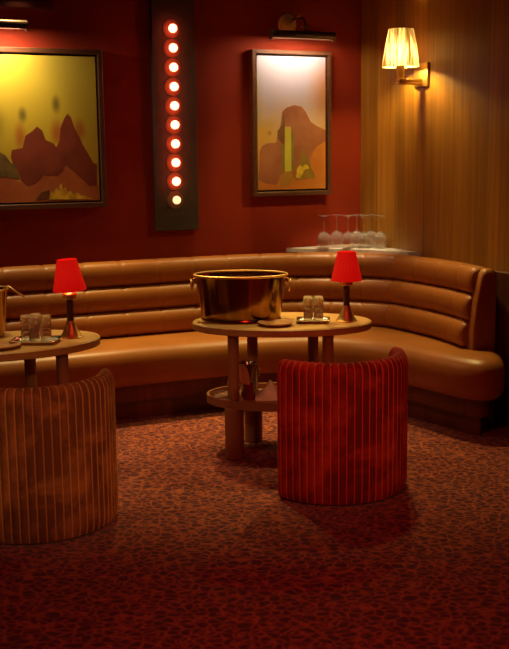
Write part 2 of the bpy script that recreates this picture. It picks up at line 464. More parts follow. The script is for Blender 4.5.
# white ledge filling the corner behind the banquette
w0 = on_red(1.57, 0, 0); 
bm = bmesh.new()
pl = [on_red(1.57), on_red(1.63, 0, .06), Vector((.42, 7.118, 0)), Vector((.60, 7.085, 0)), Vector((.76, 7.00, 0)), Vector((.895, 6.89, 0)), on_wood(.70, 0, .06), on_wood(.76), CORNER.copy()]
add_layers(bm, [(p.x, p.y) for p in pl], [(.0, .90), (0, .926), (.003, .93)])
ledge = tag(link('corner_ledge', bm, M_marble, smooth=False), 'white stone ledge filling the corner behind the banquette', 'shelf')

# upturned wine glasses on the ledge
def make_wine_glass(label):
    t = thing('wine_glass', label, 'glass', group='upturned wine glasses on the ledge')
    bm = bmesh.new()   # bowl: rim down on the ledge, thin wall
    outer = [(.034, 0), (.040, .022), (.0455, .05), (.044, .075), (.034, .097), (.018, .108), (.006, .112)]
    inner = [(r - .0016, z) for r, z in outer[:-1]] + [(.003, .1075)]
    add_lathe(bm, inner[::-1] + outer, 24, cap=False)
    link('bowl', bm, M_glass, t)
    bm = bmesh.new(); add_lathe(bm, [(.006, .112), (.0042, .125), (.0038, .17), (.0045, .205), (.008, .213)], 12)
    link('stem', bm, M_glass, t)
    bm = bmesh.new(); add_lathe(bm, [(.008, .213), (.030, .217), (.036, .219), (.036, .221), (.0, .2225)], 24)
    link('foot', bm, M_glass, t)
    return t
GL = [(.478, 7.125, 'upturned wine glass standing apart at the left end of the ledge row'),
      (.570, 7.190, 'second upturned wine glass from the left on the ledge'),
      (.640, 7.095, 'third upturned wine glass from the left, just behind the red lamp shade'),
      (.706, 7.185, 'fourth upturned wine glass from the left, in the middle of the ledge row'),
      (.742, 7.085, 'fifth upturned wine glass from the left, near the front edge of the ledge'),
      (.800, 7.165, 'sixth upturned wine glass from the left, set back towards the wood wall'),
      (.852, 7.060, 'rightmost upturned wine glass, in front of the wood wall')]
g0 = None
for x, y, lab in GL:
    if g0 is None:
        g0 = make_wine_glass(lab); g0.location = (x, y, .930)
    else: dup(g0, (x, y, .930), 0, lab)

# ------------------------------------------------------------------ pictures
def poly(bm, pts, y, mi):
    vs = [bm.verts.new((x, y, z)) for x, z in pts]
    f = bm.faces.new(vs); f.material_index = mi
    f.normal_update()
    if f.normal.y > 0: f.normal_flip()
    bmesh.ops.triangulate(bm, faces=[f])

def make_picture(name, label, s0, s1, z0, z1, fw, layers, mats):
    """s0..s1, z0..z1: outer size on the red wall; layers: list of polygons (s,z)."""
    sc, zc = (s0 + s1) / 2, z0
    t = thing(name, label, 'painting', on_red(sc, zc), WA)
    a, h = (s1 - s0) / 2, z1 - z0
    bm = bmesh.new()
    D = .06
    O = [(-a, 0), (a, 0), (a, h), (-a, h)]
    prof = [(0, 0), (0, -D), (.003, -D - .002), (fw - .003, -D - .002), (fw, -D), (fw, -.012)]     # inset, y
    rings = []
    for ins, y in prof:
        rings.append([bm.verts.new((x + (ins if x < 0 else -ins), y, z + (ins if z == 0 else -ins))) for x, z in O])
    for r1, r2 in zip(rings, rings[1:]):
        for i in range(4): bm.faces.new((r1[i], r1[(i + 1) % 4], r2[(i + 1) % 4], r2[i]))
    bm.faces.new(rings[0])
    link('frame', bm, M_frame, t, smooth=False)
    bm = bmesh.new(); add_box(bm, (-a + fw - .001, -.013, fw - .001), (a - fw + .001, -.002, h - fw + .001))
    link('backing', bm, M_frameblack, t, smooth=False)
    g = .011
    bm = bmesh.new()
    add_box(bm, (-a + fw + g, -.046, fw + g), (a - fw - g, -.013, h - fw - g), bevel=.002, seg=1)
    y = -.0464
    for mi, pts in layers:
        poly(bm, [(min(max(s - sc, -a + fw + g + .002), a - fw - g - .002), min(max(z - zc, fw + g + .002), h - fw - g - .002)) for s, z in pts], y, mi)
        y -= .00035
    link('canvas', bm, mats, t, smooth=False, recalc=False)
    return t

def paint(name, c1, c2, scale=7, rough=.5): return noise_mat(name, c1, c2, scale=scale, rough=rough, bump=.1, bscale=40)

L_ridge = [(-0.283, 1.606), (-0.218, 1.618), (-0.197, 1.691), (-0.155, 1.716), (-0.125, 1.745), (-0.095, 1.722), (-0.076, 1.664), (-0.033, 1.647), (-0.011, 1.619), (0.008, 1.658), (0.018, 1.735), (0.044, 1.793), (0.064, 1.821), (0.085, 1.8), (0.105, 1.735), (0.137, 1.676), (0.155, 1.631), (0.187, 1.578), (0.213, 1.525), (0.24, 1.514), (0.235, 1.385), (0.187, 1.383), (0.14, 1.427), (0.088, 1.474), (0.042, 1.514), (0.02, 1.475), (-0.008, 1.45), (-0.068, 1.451), (-0.094, 1.454), (-0.149, 1.407), (-0.196, 1.391), (-0.234, 1.422), (-0.256, 1.493), (-0.28, 1.525), (-0.291, 1.564)]
L_rock = [(-0.46, 1.55), (-0.405, 1.584), (-0.354, 1.596), (-0.323, 1.577), (-0.293, 1.532), (-0.261, 1.519), (-0.243, 1.435), (-0.285, 1.44), (-0.323, 1.449), (-0.413, 1.442), (-.5, 1.45)]
L_fore = [(-.93, 1.43), (-.7, 1.40), (-0.413, 1.445), (-0.297, 1.442), (-0.234, 1.415), (-0.196, 1.391), (-0.149, 1.407), (-0.081, 1.454), (-0.008, 1.45), (0.042, 1.514), (0.14, 1.427), (0.187, 1.383), (0.245, 1.385), (0.245, 1.28), (-0.93, 1.28)]
L_mound = [(-0.154, 1.303), (-0.119, 1.348), (-0.065, 1.366), (-0.06, 1.314)]
L_tuft = [(-0.07, 1.307), (-0.058, 1.359), (-0.046, 1.343), (-0.021, 1.378), (-0.014, 1.358), (0.007, 1.404), (0.019, 1.368), (0.036, 1.377), (0.045, 1.35), (0.069, 1.356), (0.082, 1.336), (0.11, 1.345), (0.126, 1.328), (0.164, 1.321), (0.204, 1.302)]
R_ridge = [(1.344, 1.384), (1.356, 1.581), (1.375, 1.619), (1.412, 1.635), (1.48, 1.64), (1.487, 1.7), (1.512, 1.755), (1.525, 1.842), (1.557, 1.869), (1.613, 1.886), (1.67, 1.876), (1.701, 1.843), (1.739, 1.777), (1.784, 1.749), (1.858, 1.722), (1.858, 1.649), (1.858, 1.508), (1.731, 1.476), (1.654, 1.377), (1.49, 1.358), (1.403, 1.366)]
R_base = [(1.335, 1.395), (1.391, 1.372), (1.477, 1.359), (1.509, 1.419), (1.566, 1.44), (1.616, 1.4), (1.68, 1.41), (1.77, 1.408), (1.731, 1.51), (1.751, 1.566), (1.783, 1.61), (1.862, 1.649), (1.862, 1.33), (1.335, 1.33)]
R_cleft = [(1.538, 1.831), (1.543, 1.744), (1.542, 1.634), (1.524, 1.629), (1.493, 1.667), (1.487, 1.716), (1.525, 1.755)]
R_green = [(1.523, 1.623), (1.542, 1.634), (1.588, 1.698), (1.608, 1.698), (1.606, 1.451), (1.522, 1.452)]
R_bar = [(1.543, 1.744), (1.588, 1.744), (1.591, 1.451), (1.541, 1.446)]
R_cone = [(1.681, 1.6), (1.776, 1.403), (1.616, 1.389), (1.642, 1.478)]
R_gold = [(1.623, 1.406), (1.633, 1.467), (1.655, 1.489), (1.67, 1.475), (1.693, 1.494), (1.712, 1.49), (1.725, 1.465), (1.693, 1.46), (1.677, 1.433), (1.654, 1.399)]
R_low = [(1.502, 1.352), (1.509, 1.425), (1.541, 1.444), (1.591, 1.447), (1.606, 1.412), (1.578, 1.356)]

GOLD = [(0, (.52, .30, .025)), (.5, (.54, .39, .03)), (1, (.60, .48, .06))]
sc = (-.95 + .292) / 2; zc = 1.250
olive = (.10, .075, .02); rust = (.42, .085, .02)
M_canL = canvas_mat('gold_painted_ground', GOLD, 0, .95, [
    (-.228 - sc, 1.684 - zc, .045, .11, rust, .75), (-.003 - sc, 1.709 - zc, .055, .10, rust, .8), (.138 - sc, 1.722 - zc, .05, .09, rust, .8),
    (-.209 - sc, 1.811 - zc, .035, .06, olive, .8), (-.003 - sc, 1.875 - zc, .035, .07, olive, .8), (-.37 - sc, 1.76 - zc, .08, .13, olive, .4)], rough=.38)
picL = make_picture('framed_painting', 'wide framed painting of dark red peaks on a gold ground', -.95, .292, 1.252, 2.204, .030,
    [(2, L_fore), (1, L_ridge), (3, L_rock), (4, L_mound), (5, L_tuft)],
    [M_canL, paint('dark_rose_paint', (.17, .028, .012), (.25, .045, .018)), paint('rose_paint', (.36, .085, .025), (.46, .13, .035)), paint('olive_paint', (.10, .055, .015), (.20, .12, .025), 14), paint('umber_paint', (.10, .035, .015), (.14, .05, .02)), paint('gold_leaf', (.50, .26, .02), (.85, .55, .05), 30, .35)])
sc = (1.302 + 1.892) / 2; zc = 1.286
PALE = [(0, (.60, .25, .03)), (.40, (.66, .38, .08)), (.55, (.66, .48, .32)), (.75, (.50, .45, .56)), (1, (.50, .48, .66))]
M_canR = canvas_mat('pale_painted_ground', PALE, 0, .95, [
    (1.86 - sc, 1.95 - zc, .16, .28, (.62, .26, .05), .85), (1.40 - sc, 1.72 - zc, .12, .10, (.62, .36, .03), .7), (1.345 - sc, 1.9 - zc, .05, .25, (.45, .33, .12), .6), (1.43 - sc, 1.70 - zc, .02, .02, (.40, .12, .02), .7)], rough=.62)
picR = make_picture('framed_painting', 'upright framed painting with a brown mountain and a yellow bar, right of the bulb panel', 1.302, 1.892, 1.288, 2.240, .027,
    [(1, R_ridge), (2, R_base), (3, R_cleft), (4, R_green), (5, R_bar), (6, R_low), (7, R_cone), (8, R_gold)],
    [M_canR, paint('brown_mountain_paint', (.27, .085, .035), (.42, .15, .065), 5), paint('orange_paint', (.48, .15, .02), (.58, .21, .03)), paint('dark_cleft_paint', (.16, .055, .012), (.22, .09, .015)), paint('green_paint', (.17, .15, .02), (.24, .22, .03)), paint('yellow_paint', (.52, .46, .04), (.60, .54, .06)), paint('ochre_paint', (.36, .17, .02), (.44, .22, .03)), paint('olive_tree_paint', (.22, .13, .015), (.30, .19, .02)), paint('gold_leaf_patch', (.50, .34, .02), (.85, .62, .06), 30, .35)])

# picture lights: brass rosette on the wall, bracket, dark tube
def make_picture_light(label, s, z, half, ros):
    t = thing('picture_light', label, 'lamp', on_red(s, z), WA)
    off = -.20
    bm = bmesh.new()
    n = 24; R0 = .031
    # half-open dark housing (a trough open downwards) with end discs
    rings = []
    angs = [R(-40 + 260 * i / 16) for i in range(17)]
    for r in (R0, R0 - .003):
        for x in (-half, half):
            rings.append([bm.verts.new((x, off + r * math.cos(a), r * math.sin(a))) for a in angs])
    o0, o1, i0, i1 = rings
    for i in range(16):
        bm.faces.new((o0[i], o0[i + 1], o1[i + 1], o1[i])); bm.faces.new((i0[i], i1[i], i1[i + 1], i0[i + 1]))
    for a_, b_ in ((o0, i0), (o1, i1)):
        for i in range(16): bm.faces.new((a_[i], b_[i], b_[i + 1], a_[i + 1]))
    for i in (0, 16): bm.faces.new((o0[i], o1[i], i1[i], i0[i]))
    link('lamp_housing', bm, M_blackmetal, t)
    for x in (-half, half):
        bm = bmesh.new()
        add_lathe(bm, [(R0, 0), (R0, .006)], 24, M=Matrix.Translation((x - .003, off, 0)) @ Matrix.Rotation(R(90), 4, 'Y'))
        link('end_cap', bm, M_blackmetal, t)
    bm = bmesh.new(); add_tube(bm, [(-half + .02, off, .004), (half - .02, off, .004)], .010, 12); link('glow_tube', bm, M_tubeglow, t)
    bm = bmesh.new()
    arm_x = 0.02
    add_tube(bm, [(arm_x, off, R0 - .002), (arm_x, off + .004, .09), (arm_x, off + .03, .118), (arm_x - .02, -.06, .12), (ros[0] + .03, -.03, ros[1] + .01), (ros[0], -.02, ros[1])], .006, 10)
    add_tube(bm, [(arm_x - .03, off - .004, .055), (arm_x + .035, off - .004, .06)], .005, 8)
    link('arm', bm, M_blackmetal, t)
    bm = bmesh.new()
    Mx = Matrix.Translation((ros[0], 0, ros[1])) @ Matrix.Rotation(R(90), 4, 'X')
    add_lathe(bm, [(.066, 0), (.068, .008), (.060, .016), (.050, .015), (.044, .022), (.026, .030), (.012, .036), (.004, .036)], 32, M=Mx)
    link('back_plate', bm, M_rosette, t)
    bm = bmesh.new(); add_tube(bm, [(ros[0] + .01, -.035, ros[1] - .005), (ros[0] + .055, -.045, ros[1] + .035), (ros[0] + .075, -.045, ros[1] + .068)], .006, 8)
    link('lever', bm, M_brass, t)
    return t
make_picture_light('dark tube picture light with a brass rosette over the upright mountain painting', 1.600, 2.319, .228, (-.015, .094))
make_picture_light('dark tube picture light over the wide gold painting', -.450, 2.312, .25, (-.056, .094))

# vent grille high on the wall over the wide painting
v = thing('wall_vent', 'dark slotted vent grille high above the wide gold painting', 'vent', on_red(-.40, 2.43), WA)
bm = bmesh.new(); add_box(bm, (-.40, -.05, 0), (.405, 0, .30), bevel=.006); link('grille', bm, M_vent, v, smooth=False)
bm = bmesh.new()
for k in range(5): add_box(bm, (-.36, -.052, .045 + k * .05), (.36, -.048, .065 + k * .05))
link('slots', bm, M_slot, v, smooth=False)

# hanging panel with a column of bulbs
mp_ = thing('bulb_panel', 'tall dark hanging panel with a vertical row of glowing round bulbs', 'lamp', on_red(.772, 1.083), WA)
bm = bmesh.new(); add_box(bm, (-.146, -.03, 0), (.146, -.001, 1.72), bevel=.003, seg=1); link('panel', bm, M_panel, mp_, smooth=False)
zs = [2.349 + (1.280 - 2.349) * k / 9 - 1.083 for k in range(10)]
bulb_me = {}
for k, z in enumerate(zs):
    dim = k == 9
    if dim not in bulb_me:
        bm = bmesh.new()
        bmesh.ops.create_uvsphere(bm, u_segments=20, v_segments=14, radius=.027 if not dim else .026)
        b_o = link('bulb', bm, M_bulbdim if dim else M_bulb, mp_)
        bm = bmesh.new(); add_lathe(bm, [(.020, 0), (.020, .012), (.014, .024)], 20, M=Matrix.Rotation(R(90), 4, 'X'))
        so = link('socket', bm, M_brass, b_o); so.location = (0, .028, 0)
        bm = bmesh.new(); add_lathe(bm, [(.0575, .0), (.0575, .0025), (.054, .003), (.018, .003)], 32, cap=False, M=Matrix.Rotation(R(90), 4, 'X'))
        rf = link('halo_disc', bm, M_halodisc, b_o); rf.location = (0, .0275, 0)  # made-up disc added behind the bulb to show a glow halo
        bulb_me[dim] = b_o
        if dim: b_o['label'] = 'dimmer pale bulb at the bottom of the column'
    else:
        b_o = bulb_me[dim].copy(); C.objects.link(b_o); b_o.parent = mp_
        for g in bulb_me[dim].children:
            d = g.copy(); C.objects.link(d); d.parent = b_o
    b_o.location = (-.015, -.058, z)

# ------------------------------------------------------------------ sconce on the wood wall
sk = thing('wall_sconce', 'brass wall sconce with a pleated cream shade on the wood wall', 'lamp', on_wood(.752, 1.97), WA - PI / 2)
bm = bmesh.new(); add_box(bm, (-.075, -.018, 0), (.075, 0, .145), bevel=.004); link('back_plate', bm, M_brass, sk)
bm = bmesh.new(); add_box(bm, (-.022, -.185, .028), (.022, -.015, .046), bevel=.004)
add_box(bm, (-.026, -.19, .012), (.026, -.015, .026), bevel=.004); link('arm', bm, M_brass, sk)
bm = bmesh.new(); add_lathe(bm, [(.018, .045), (.026, .05), (.022, .06), (.028, .115), (.030, .125)], 24, cy=-.165); link('candle_cup', bm, M_brass, sk)
bm = bmesh.new()
rings = []
npl = 144
for (r, z) in [(.107, .118), (.106, .126), (.099, .19), (.085, .27), (.071, .338), (.069, .346)]:
    rings.append([bm.verts.new(((r + .0075 * math.sin(30 * 2 * PI * i / npl) + .002 * math.sin(13 * 2 * PI * i / npl)) * math.cos(2 * PI * i / npl), -.165 + (r + .0075 * math.sin(30 * 2 * PI * i / npl) + .002 * math.sin(13 * 2 * PI * i / npl)) * math.sin(2 * PI * i / npl), z)) for i in range(npl)])
for a_, b_ in zip(rings, rings[1:]):
    for i in range(npl): bm.faces.new((a_[i], a_[(i + 1) % npl], b_[(i + 1) % npl], b_[i]))
link('lamp_shade', bm, M_pleat, sk)
bm = bmesh.new(); bmesh.ops.create_uvsphere(bm, u_segments=16, v_segments=12, radius=.024)
bl = link('bulb', bm, emit_mat('sconce_bulb', (.9, .8, .6), (1, .62, .25), 60), sk); bl.location = (0, -.165, .182)

# ------------------------------------------------------------------ tables
def make_table(label):
    t = thing('cocktail_table', label, 'table')
    bm = bmesh.new()
    add_layers(bm, ellipse(.470, .302, 96), [(.006, .660), (.0, .664), (.0, .694), (.006, .700)])
    link('tabletop', bm, M_table, t)
    for x, y in ((-.245, -.165), (.240, -.165), (-.165, .175), (.165, .175)):
        bm = bmesh.new(); add_lathe(bm, [(.029, .29), (.029, .662)], 28, cx=x, cy=y)
        lg = link('leg', bm, M_tableleg, t)
        bm = bmesh.new(); add_lathe(bm, [(.046, 0), (.050, .004), (.050, .268), (.046, .273), (.030, .274)], 32, cx=x, cy=y)
        link('sleeve', bm, M_tableleg, lg)
    bm = bmesh.new(); add_layers(bm, ellipse(.398, .252, 96), [(.004, .272), (.004, .284)])
    sh = link('lower_shelf', bm, M_tableleg, t)
    bm = bmesh.new()
    ou = ellipse(.402, .256, 96); inn = ellipse(.390, .244, 96)
    vo = [[bm.verts.new((x, y, z)) for x, y in q] for q, z in ((ou, .270), (ou, .312), (inn, .312), (inn, .270))]
    for a_, b_ in zip(vo, vo[1:] + vo[:1]):
        for i in range(96): bm.faces.new((a_[i], a_[(i + 1) % 96], b_[(i + 1) % 96], b_[i]))
    link('rim', bm, M_tableleg, sh)
    return t
TR = Vector((.143, 5.45, 0)); TL = Vector((-1.195, 4.905, 0))
tabR = make_table('oval wooden cocktail table holding the large oval brass tub'); tabR.location = TR; tabR.rotation_euler = (0, 0, R(-3))
tabL = dup(tabR, TL, R(25), 'oval wooden cocktail table cut by the left edge, in front of the left banquette'); 
for o in (tabR, tabL): o['group'] = 'oval cocktail tables'
TOP = .700

# red table lamps
def make_table_lamp(label):
    t = thing('table_lamp', label, 'lamp', group='small red table lamps')
    bm = bmesh.new(); add_lathe(bm, [(.055, 0), (.056, .004), (.050, .010), (.040, .026), (.030, .048), (.023, .066), (.021, .076), (.019, .082)], 36); link('base', bm, M_brass, t)
    bm = bmesh.new(); add_lathe(bm, [(.0165, .080), (.0165, .192)], 24); link('stem', bm, M_stem, t)
    bm = bmesh.new(); add_lathe(bm, [(.026, .186), (.032, .189), (.033, .210), (.028, .216)], 28); link('collar', bm, M_brass, t)
    bm = bmesh.new()
    n = 96; rings = []
    for r, z in [(.0785, .212), (.0795, .216), (.062, .290), (.0475, .357), (.047, .362)]:
        rings.append([bm.verts.new(((r + .0012 * math.sin(24 * 2 * PI * i / n)) * math.cos(2 * PI * i / n), (r + .0012 * math.sin(24 * 2 * PI * i / n)) * math.sin(2 * PI * i / n), z)) for i in range(n)])
    for a_, b_ in zip(rings, rings[1:]):
        for i in range(n): bm.faces.new((a_[i], a_[(i + 1) % n], b_[(i + 1) % n], b_[i]))
    sh = link('lamp_shade', bm, M_redshade, t)
    bm = bmesh.new(); add_lathe(bm, [(.010, .214), (.016, .225), (.018, .245), (.010, .262), (.002, .268)], 16); link('bulb', bm, emit_mat('warm_lamp_bulb', (.9, .7, .4), (1, .55, .2), 3) if 'warm_lamp_bulb' not in bpy.data.materials else bpy.data.materials['warm_lamp_bulb'], t)
    return t
lampR = make_table_lamp('small red-shaded brass table lamp beside the tray on the table with the brass tub'); lampR.location = (.480, 5.410, TOP)
lampL = dup(lampR, (-.888, 5.010, TOP), R(40), 'small red-shaded brass table lamp, shade askew, at the right end of the left table')
for ch in lampL.children:
    if ch.name.startswith('lamp_shade'):
        ch.rotation_euler = (R(2), R(-3.5), R(-40)); ch.location = (.017, -.004, .017)

# oval brass tub
tub = thing('ice_tub', 'large oval brass ice tub with ring handles on the round table top', 'bucket', (TR.x - .213, 5.500, TOP), R(-3))
tub['label'] = 'large oval brass ice tub with ring handles on the table behind the red chair'
def oval_layers(bm, prof, n=96, rib=0.0):
    rings = []
    for a, b_, z, rb in prof:
        rings.append([bm.verts.new((a * math.cos(2 * PI * i / n) * (1 + rb * math.cos(24 * 2 * PI * i / n)), b_ * math.sin(2 * PI * i / n) * (1 + rb * math.cos(24 * 2 * PI * i / n)), z)) for i in range(n)])
    for r1, r2 in zip(rings, rings[1:]):
        for i in range(n): bm.faces.new((r1[i], r1[(i + 1) % n], r2[(i + 1) % n], r2[i]))
    return rings
bm = bmesh.new()
rb = .0035
rg = oval_layers(bm, [(.205, .140, .010, 0), (.210, .144, .03, rb), (.222, .154, .12, rb), (.238, .166, .21, rb), (.243, .170, .238, 0), (.240, .167, .238, 0), (.235, .163, .21, rb), (.219, .151, .12, rb), (.207, .141, .03, rb), (.200, .136, .018, 0)])
bm.faces.new(rg[-1]); bm.faces.new(list(reversed(rg[0])))
link('tub_body', bm, M_copper, tub)
bm = bmesh.new(); add_tube(bm, [(.245 * math.cos(2 * PI * i / 72), .172 * math.sin(2 * PI * i / 72), .240) for i in range(72)], .0065, 8, closed=True); link('rim', bm, M_brass, tub)
bm = bmesh.new(); add_tube(bm, [(.204 * math.cos(2 * PI * i / 72), .139 * math.sin(2 * PI * i / 72), .008) for i in range(72)], .008, 8, closed=True); link('foot_band', bm, M_copper, tub)
for s in (-1, 1):
    bm = bmesh.new(); add_box(bm, (s * .240 - .012, -.022, .195), (s * .240 + .012, .022, .222), bevel=.004); hd = link('handle', bm, M_brass, tub)
    bm = bmesh.new(); add_tube(bm, [(s * (.258 + .004 * math.sin(2 * PI * i / 28)), .030 * math.cos(2 * PI * i / 28), .185 + .030 * math.sin(2 * PI * i / 28)) for i in range(28)], .0048, 8, closed=True); link('ring', bm, M_brass, hd)

# champagne bucket cut by the left edge, with tongs over its rim
cb = thing('champagne_bucket', 'round dark brass champagne bucket at the left edge of the left table', 'bucket', (-1.292, 5.04, TOP))
bm = bmesh.new(); add_lathe(bm, [(.070, 0), (.074, .006), (.080, .05), (.096, .225), (.100, .232), (.098, .236), (.093, .230), (.076, .05), (.066, .012), (.01, .010)], 40); link('bucket_body', bm, M_copper, cb)
bm = bmesh.new(); add_tube(bm, [(.099 * math.cos(2 * PI * i / 40), .099 * math.sin(2 * PI * i / 40), .235) for i in range(40)], .005, 8, closed=True); link('rim', bm, M_brass, cb)
tg = thing('ice_tongs', 'dark metal ice tongs hooked over the rim of the champagne bucket', 'tongs', (-1.180, 5.02, TOP + .242))
for k, dy in enumerate((-.008, .008)):
    bm = bmesh.new(); add_tube(bm, [(-.05, dy * .5 + .01, -.03), (-.015, dy, .006), (.004, dy, .0085), (.025, dy * 1.2, -.010), (.055, dy * .9, -.032), (.072, dy * .4, -.043)], [.004, .0045, .005, .005, .0055, .004], 8); link('arm', bm, M_silver if k else M_brass, tg)

# trays with upturned tumblers
def rrect(a, b_, r, n=6):
    out = []
    for cx, cy, a0 in ((a - r, b_ - r, 0), (-a + r, b_ - r, 90), (-a + r, -b_ + r, 180), (a - r, -b_ + r, 270)):
        for k in range(n + 1):
            t = R(a0 + 90 * k / n); out.append((cx + r * math.cos(t), cy + r * math.sin(t)))
    return out
def make_tray(label, loc, rz, a, b_):
    t = thing('serving_tray', label, 'tray', loc, rz, 'silver trays of tumblers')
    bm = bmesh.new(); add_layers(bm, rrect(a - .012, b_ - .012, .02), [(.0, 0), (0, .004)]); link('tray_base', bm, M_silver, t)
    bm = bmesh.new()
    rings = [[bm.verts.new((x * (1 + dx / a), y * (1 + dx / b_), z)) for x, y in rrect(a - .012, b_ - .012, .02)] for dx, z in ((0, .001), (.008, .006), (.016, .018), (.014, .019), (.006, .008), (-.002, .004))]
    for r1, r2 in zip(rings, rings[1:]):
        for i in range(len(r1)): bm.faces.new((r1[i], r1[(i + 1) % len(r1)], r2[(i + 1) % len(r1)], r2[i]))
    link('tray_rim', bm, M_silver, t)
    return t
make_tray('small silver tray of upturned tumblers next to the brass tub', (.305, 5.385, TOP), R(-3), .085, .070)
make_tray('larger silver tray of upturned tumblers on the left table', (-1.030, 4.872, TOP), R(-3), .108, .085)
def make_tumbler(label):
    t = thing('tumbler', label, 'glass', group='upturned cut-glass tumblers')
    n = 32
    flute = lambda a, z: 1 + .028 * math.cos(12 * a)
    bm = bmesh.new()
    outer = [(.0245, 0), (.0245, .004), (.0242, .075)]
    inner = [(.004, .074), (.019, .073), (.0215, .068), (.0222, .004), (.0222, .0)]
    add_lathe(bm, inner + outer + [(.0240, .088)], n, cap=False)
    add_lathe(bm, [(.004, .074), (.003, .0741)], n, cap=True)
    link('glass_wall', bm, M_clear, t)
    bm = bmesh.new()
    add_lathe(bm, [(.0236, .0885), (.0252, .093), (.0252, .120), (.0225, .127), (.004, .1255)], n, fn=flute)
    link('thick_base', bm, M_cutglass, t)
    return t
TU = [(.2785, 5.360, 'upturned tumbler, front left of the four on the small tray', 0), (.3315, 5.357, 'upturned tumbler, front right of the four on the small tray', 0),
      (.2805, 5.413, 'upturned tumbler, back left of the four on the small tray', 0), (.3335, 5.410, 'upturned tumbler, back right of the four on the small tray', 0),
      (-1.074, 4.868, 'upturned tumbler at the left end of the larger tray', 0), (-1.026, 4.826, 'upturned tumbler at the front middle of the larger tray', 0),
      (-1.036, 4.916, 'upturned tumbler at the back middle of the larger tray', 0), (-.978, 4.862, 'upturned tumbler at the right end of the larger tray, beside the lamp', 0)]
t0 = None
for x, y, lab, rz in TU:
    if t0 is None: t0 = make_tumbler(lab); t0.location = (x, y, TOP + .0045)
    else: dup(t0, (x, y, TOP + .0045), 0, lab)
def dish(label, loc):
    bm = bmesh.new(); add_lathe(bm, [(.050, 0), (.075, .006), (.092, .016), (.094, .019), (.090, .019), (.072, .010), (.045, .006), (.004, .006)], 48)
    o = link('dish', bm, M_dish); o.location = loc
    return tag(o, label, 'dish', 'shallow tan dishes')
dish('shallow tan dish at the front edge of the table with the brass tub', (.108, 5.292, TOP))
d2 = dish('shallow tan dish at the front edge of the left table', (-1.165, 4.735, TOP))

# things on the lower shelf of the table with the tub
SH = .2845
wc = thing('wine_cooler', 'small metal wine cooler with ring handle on the lower shelf', 'bucket', (-.035, 5.52, SH))
bm = bmesh.new(); add_lathe(bm, [(.040, 0), (.044, .005), (.050, .17), (.053, .178), (.050, .180), (.046, .172), (.040, .012), (.004, .010)], 32); link('cooler_body', bm, M_steel, wc)
bm = bmesh.new(); add_tube(bm, [(.056 + .0, .022 * math.cos(2 * PI * i / 20), .130 + .022 * math.sin(2 * PI * i / 20)) for i in range(20)], .0042, 8, closed=True); link('ring_handle', bm, M_silver, wc)
bm = bmesh.new(); add_lathe(bm, [(.028, 0), (.030, .004), (.030, .085), (.027, .085), (.027, .006), (.003, .005)], 28)
cup = link('cup', bm, M_redcup); cup.location = (-.035, 5.425, SH); tag(cup, 'dark red cup on the lower shelf in front of the wine cooler', 'cup')
pd = thing('wooden_paddle', 'pale wooden paddle leaning out of the dark red cup', 'paddle', (-.032, 5.425, SH + .012))
bm = bmesh.new()
ol = [(.012, 0), (.014, .05), (.024, .085), (.028, .12), (.026, .155), (.016, .178), (0, .185), (-.016, .178), (-.026, .155), (-.028, .12), (-.024, .085), (-.014, .05), (-.012, 0)]
f0 = [bm.verts.new((x, -.006, z)) for x, z in ol]; f1 = [bm.verts.new((x, .006, z)) for x, z in ol]
bm.faces.new(f0); bm.faces.new(list(reversed(f1)))
for i in range(len(ol)): bm.faces.new((f0[i], f0[(i + 1) % len(ol)], f1[(i + 1) % len(ol)], f1[i]))
bmesh.ops.bevel(bm, geom=[e for e in bm.edges], offset=.002, segments=1, affect='EDGES')
link('blade', bm, M_paddle, pd); pd.rotation_euler = (0, R(-13), 0)
bm = bmesh.new(); add_lathe(bm, [(.028, 0), (.031, .004), (.031, .095), (.022, .120), (.012, .140), (.012, .172), (.014, .174), (.014, .180), (.004, .181)], 24)
bt = link('bottle', bm, M_glass); bt.location = (-.118, 5.50, SH); tag(bt, 'clear glass bottle on the lower shelf behind the front leg', 'bottle')
bm = bmesh.new(); add_lathe(bm, [(.030, 0), (.045, .004), (.056, .032), (.057, .034), (.053, .034), (.040, .008), (.004, .006)], 36, fn=lambda a, z: 1 + .02 * math.cos(16 * a))
gb = link('glass_bowl', bm, M_glass); gb.location = (-.170, 5.435, SH); tag(gb, 'low cut-glass bowl at the left end of the lower shelf', 'bowl')
bm = bmesh.new()
nx, ny = 18, 14
grid = [[bm.verts.new(((i / nx - .5) * .15, (j / ny - .5) * .12, .008 + .085 * math.exp(-((i / nx - .55) / .33) ** 2) * (1 - (abs(j / ny - .5) * 1.7) ** 2) + .008 * math.sin(i * 1.1 + j * .5))) for j in range(ny + 1)] for i in range(nx + 1)]
for row in grid:
    for v_ in row: v_.co.z = max(v_.co.z, .004)
for i in range(nx):
    for j in range(ny): bm.faces.new((grid[i][j], grid[i + 1][j], grid[i + 1][j + 1], grid[i][j + 1]))
ret = bmesh.ops.extrude_face_region(bm, geom=list(bm.faces))
for v_ in [g for g in ret['geom'] if isinstance(g, bmesh.types.BMVert)]: v_.co.z = 0
nk = link('napkin', bm, M_cloth); nk.location = (.075, 5.44, SH); tag(nk, 'crumpled white napkin on the lower shelf beside the wine cooler', 'napkin')

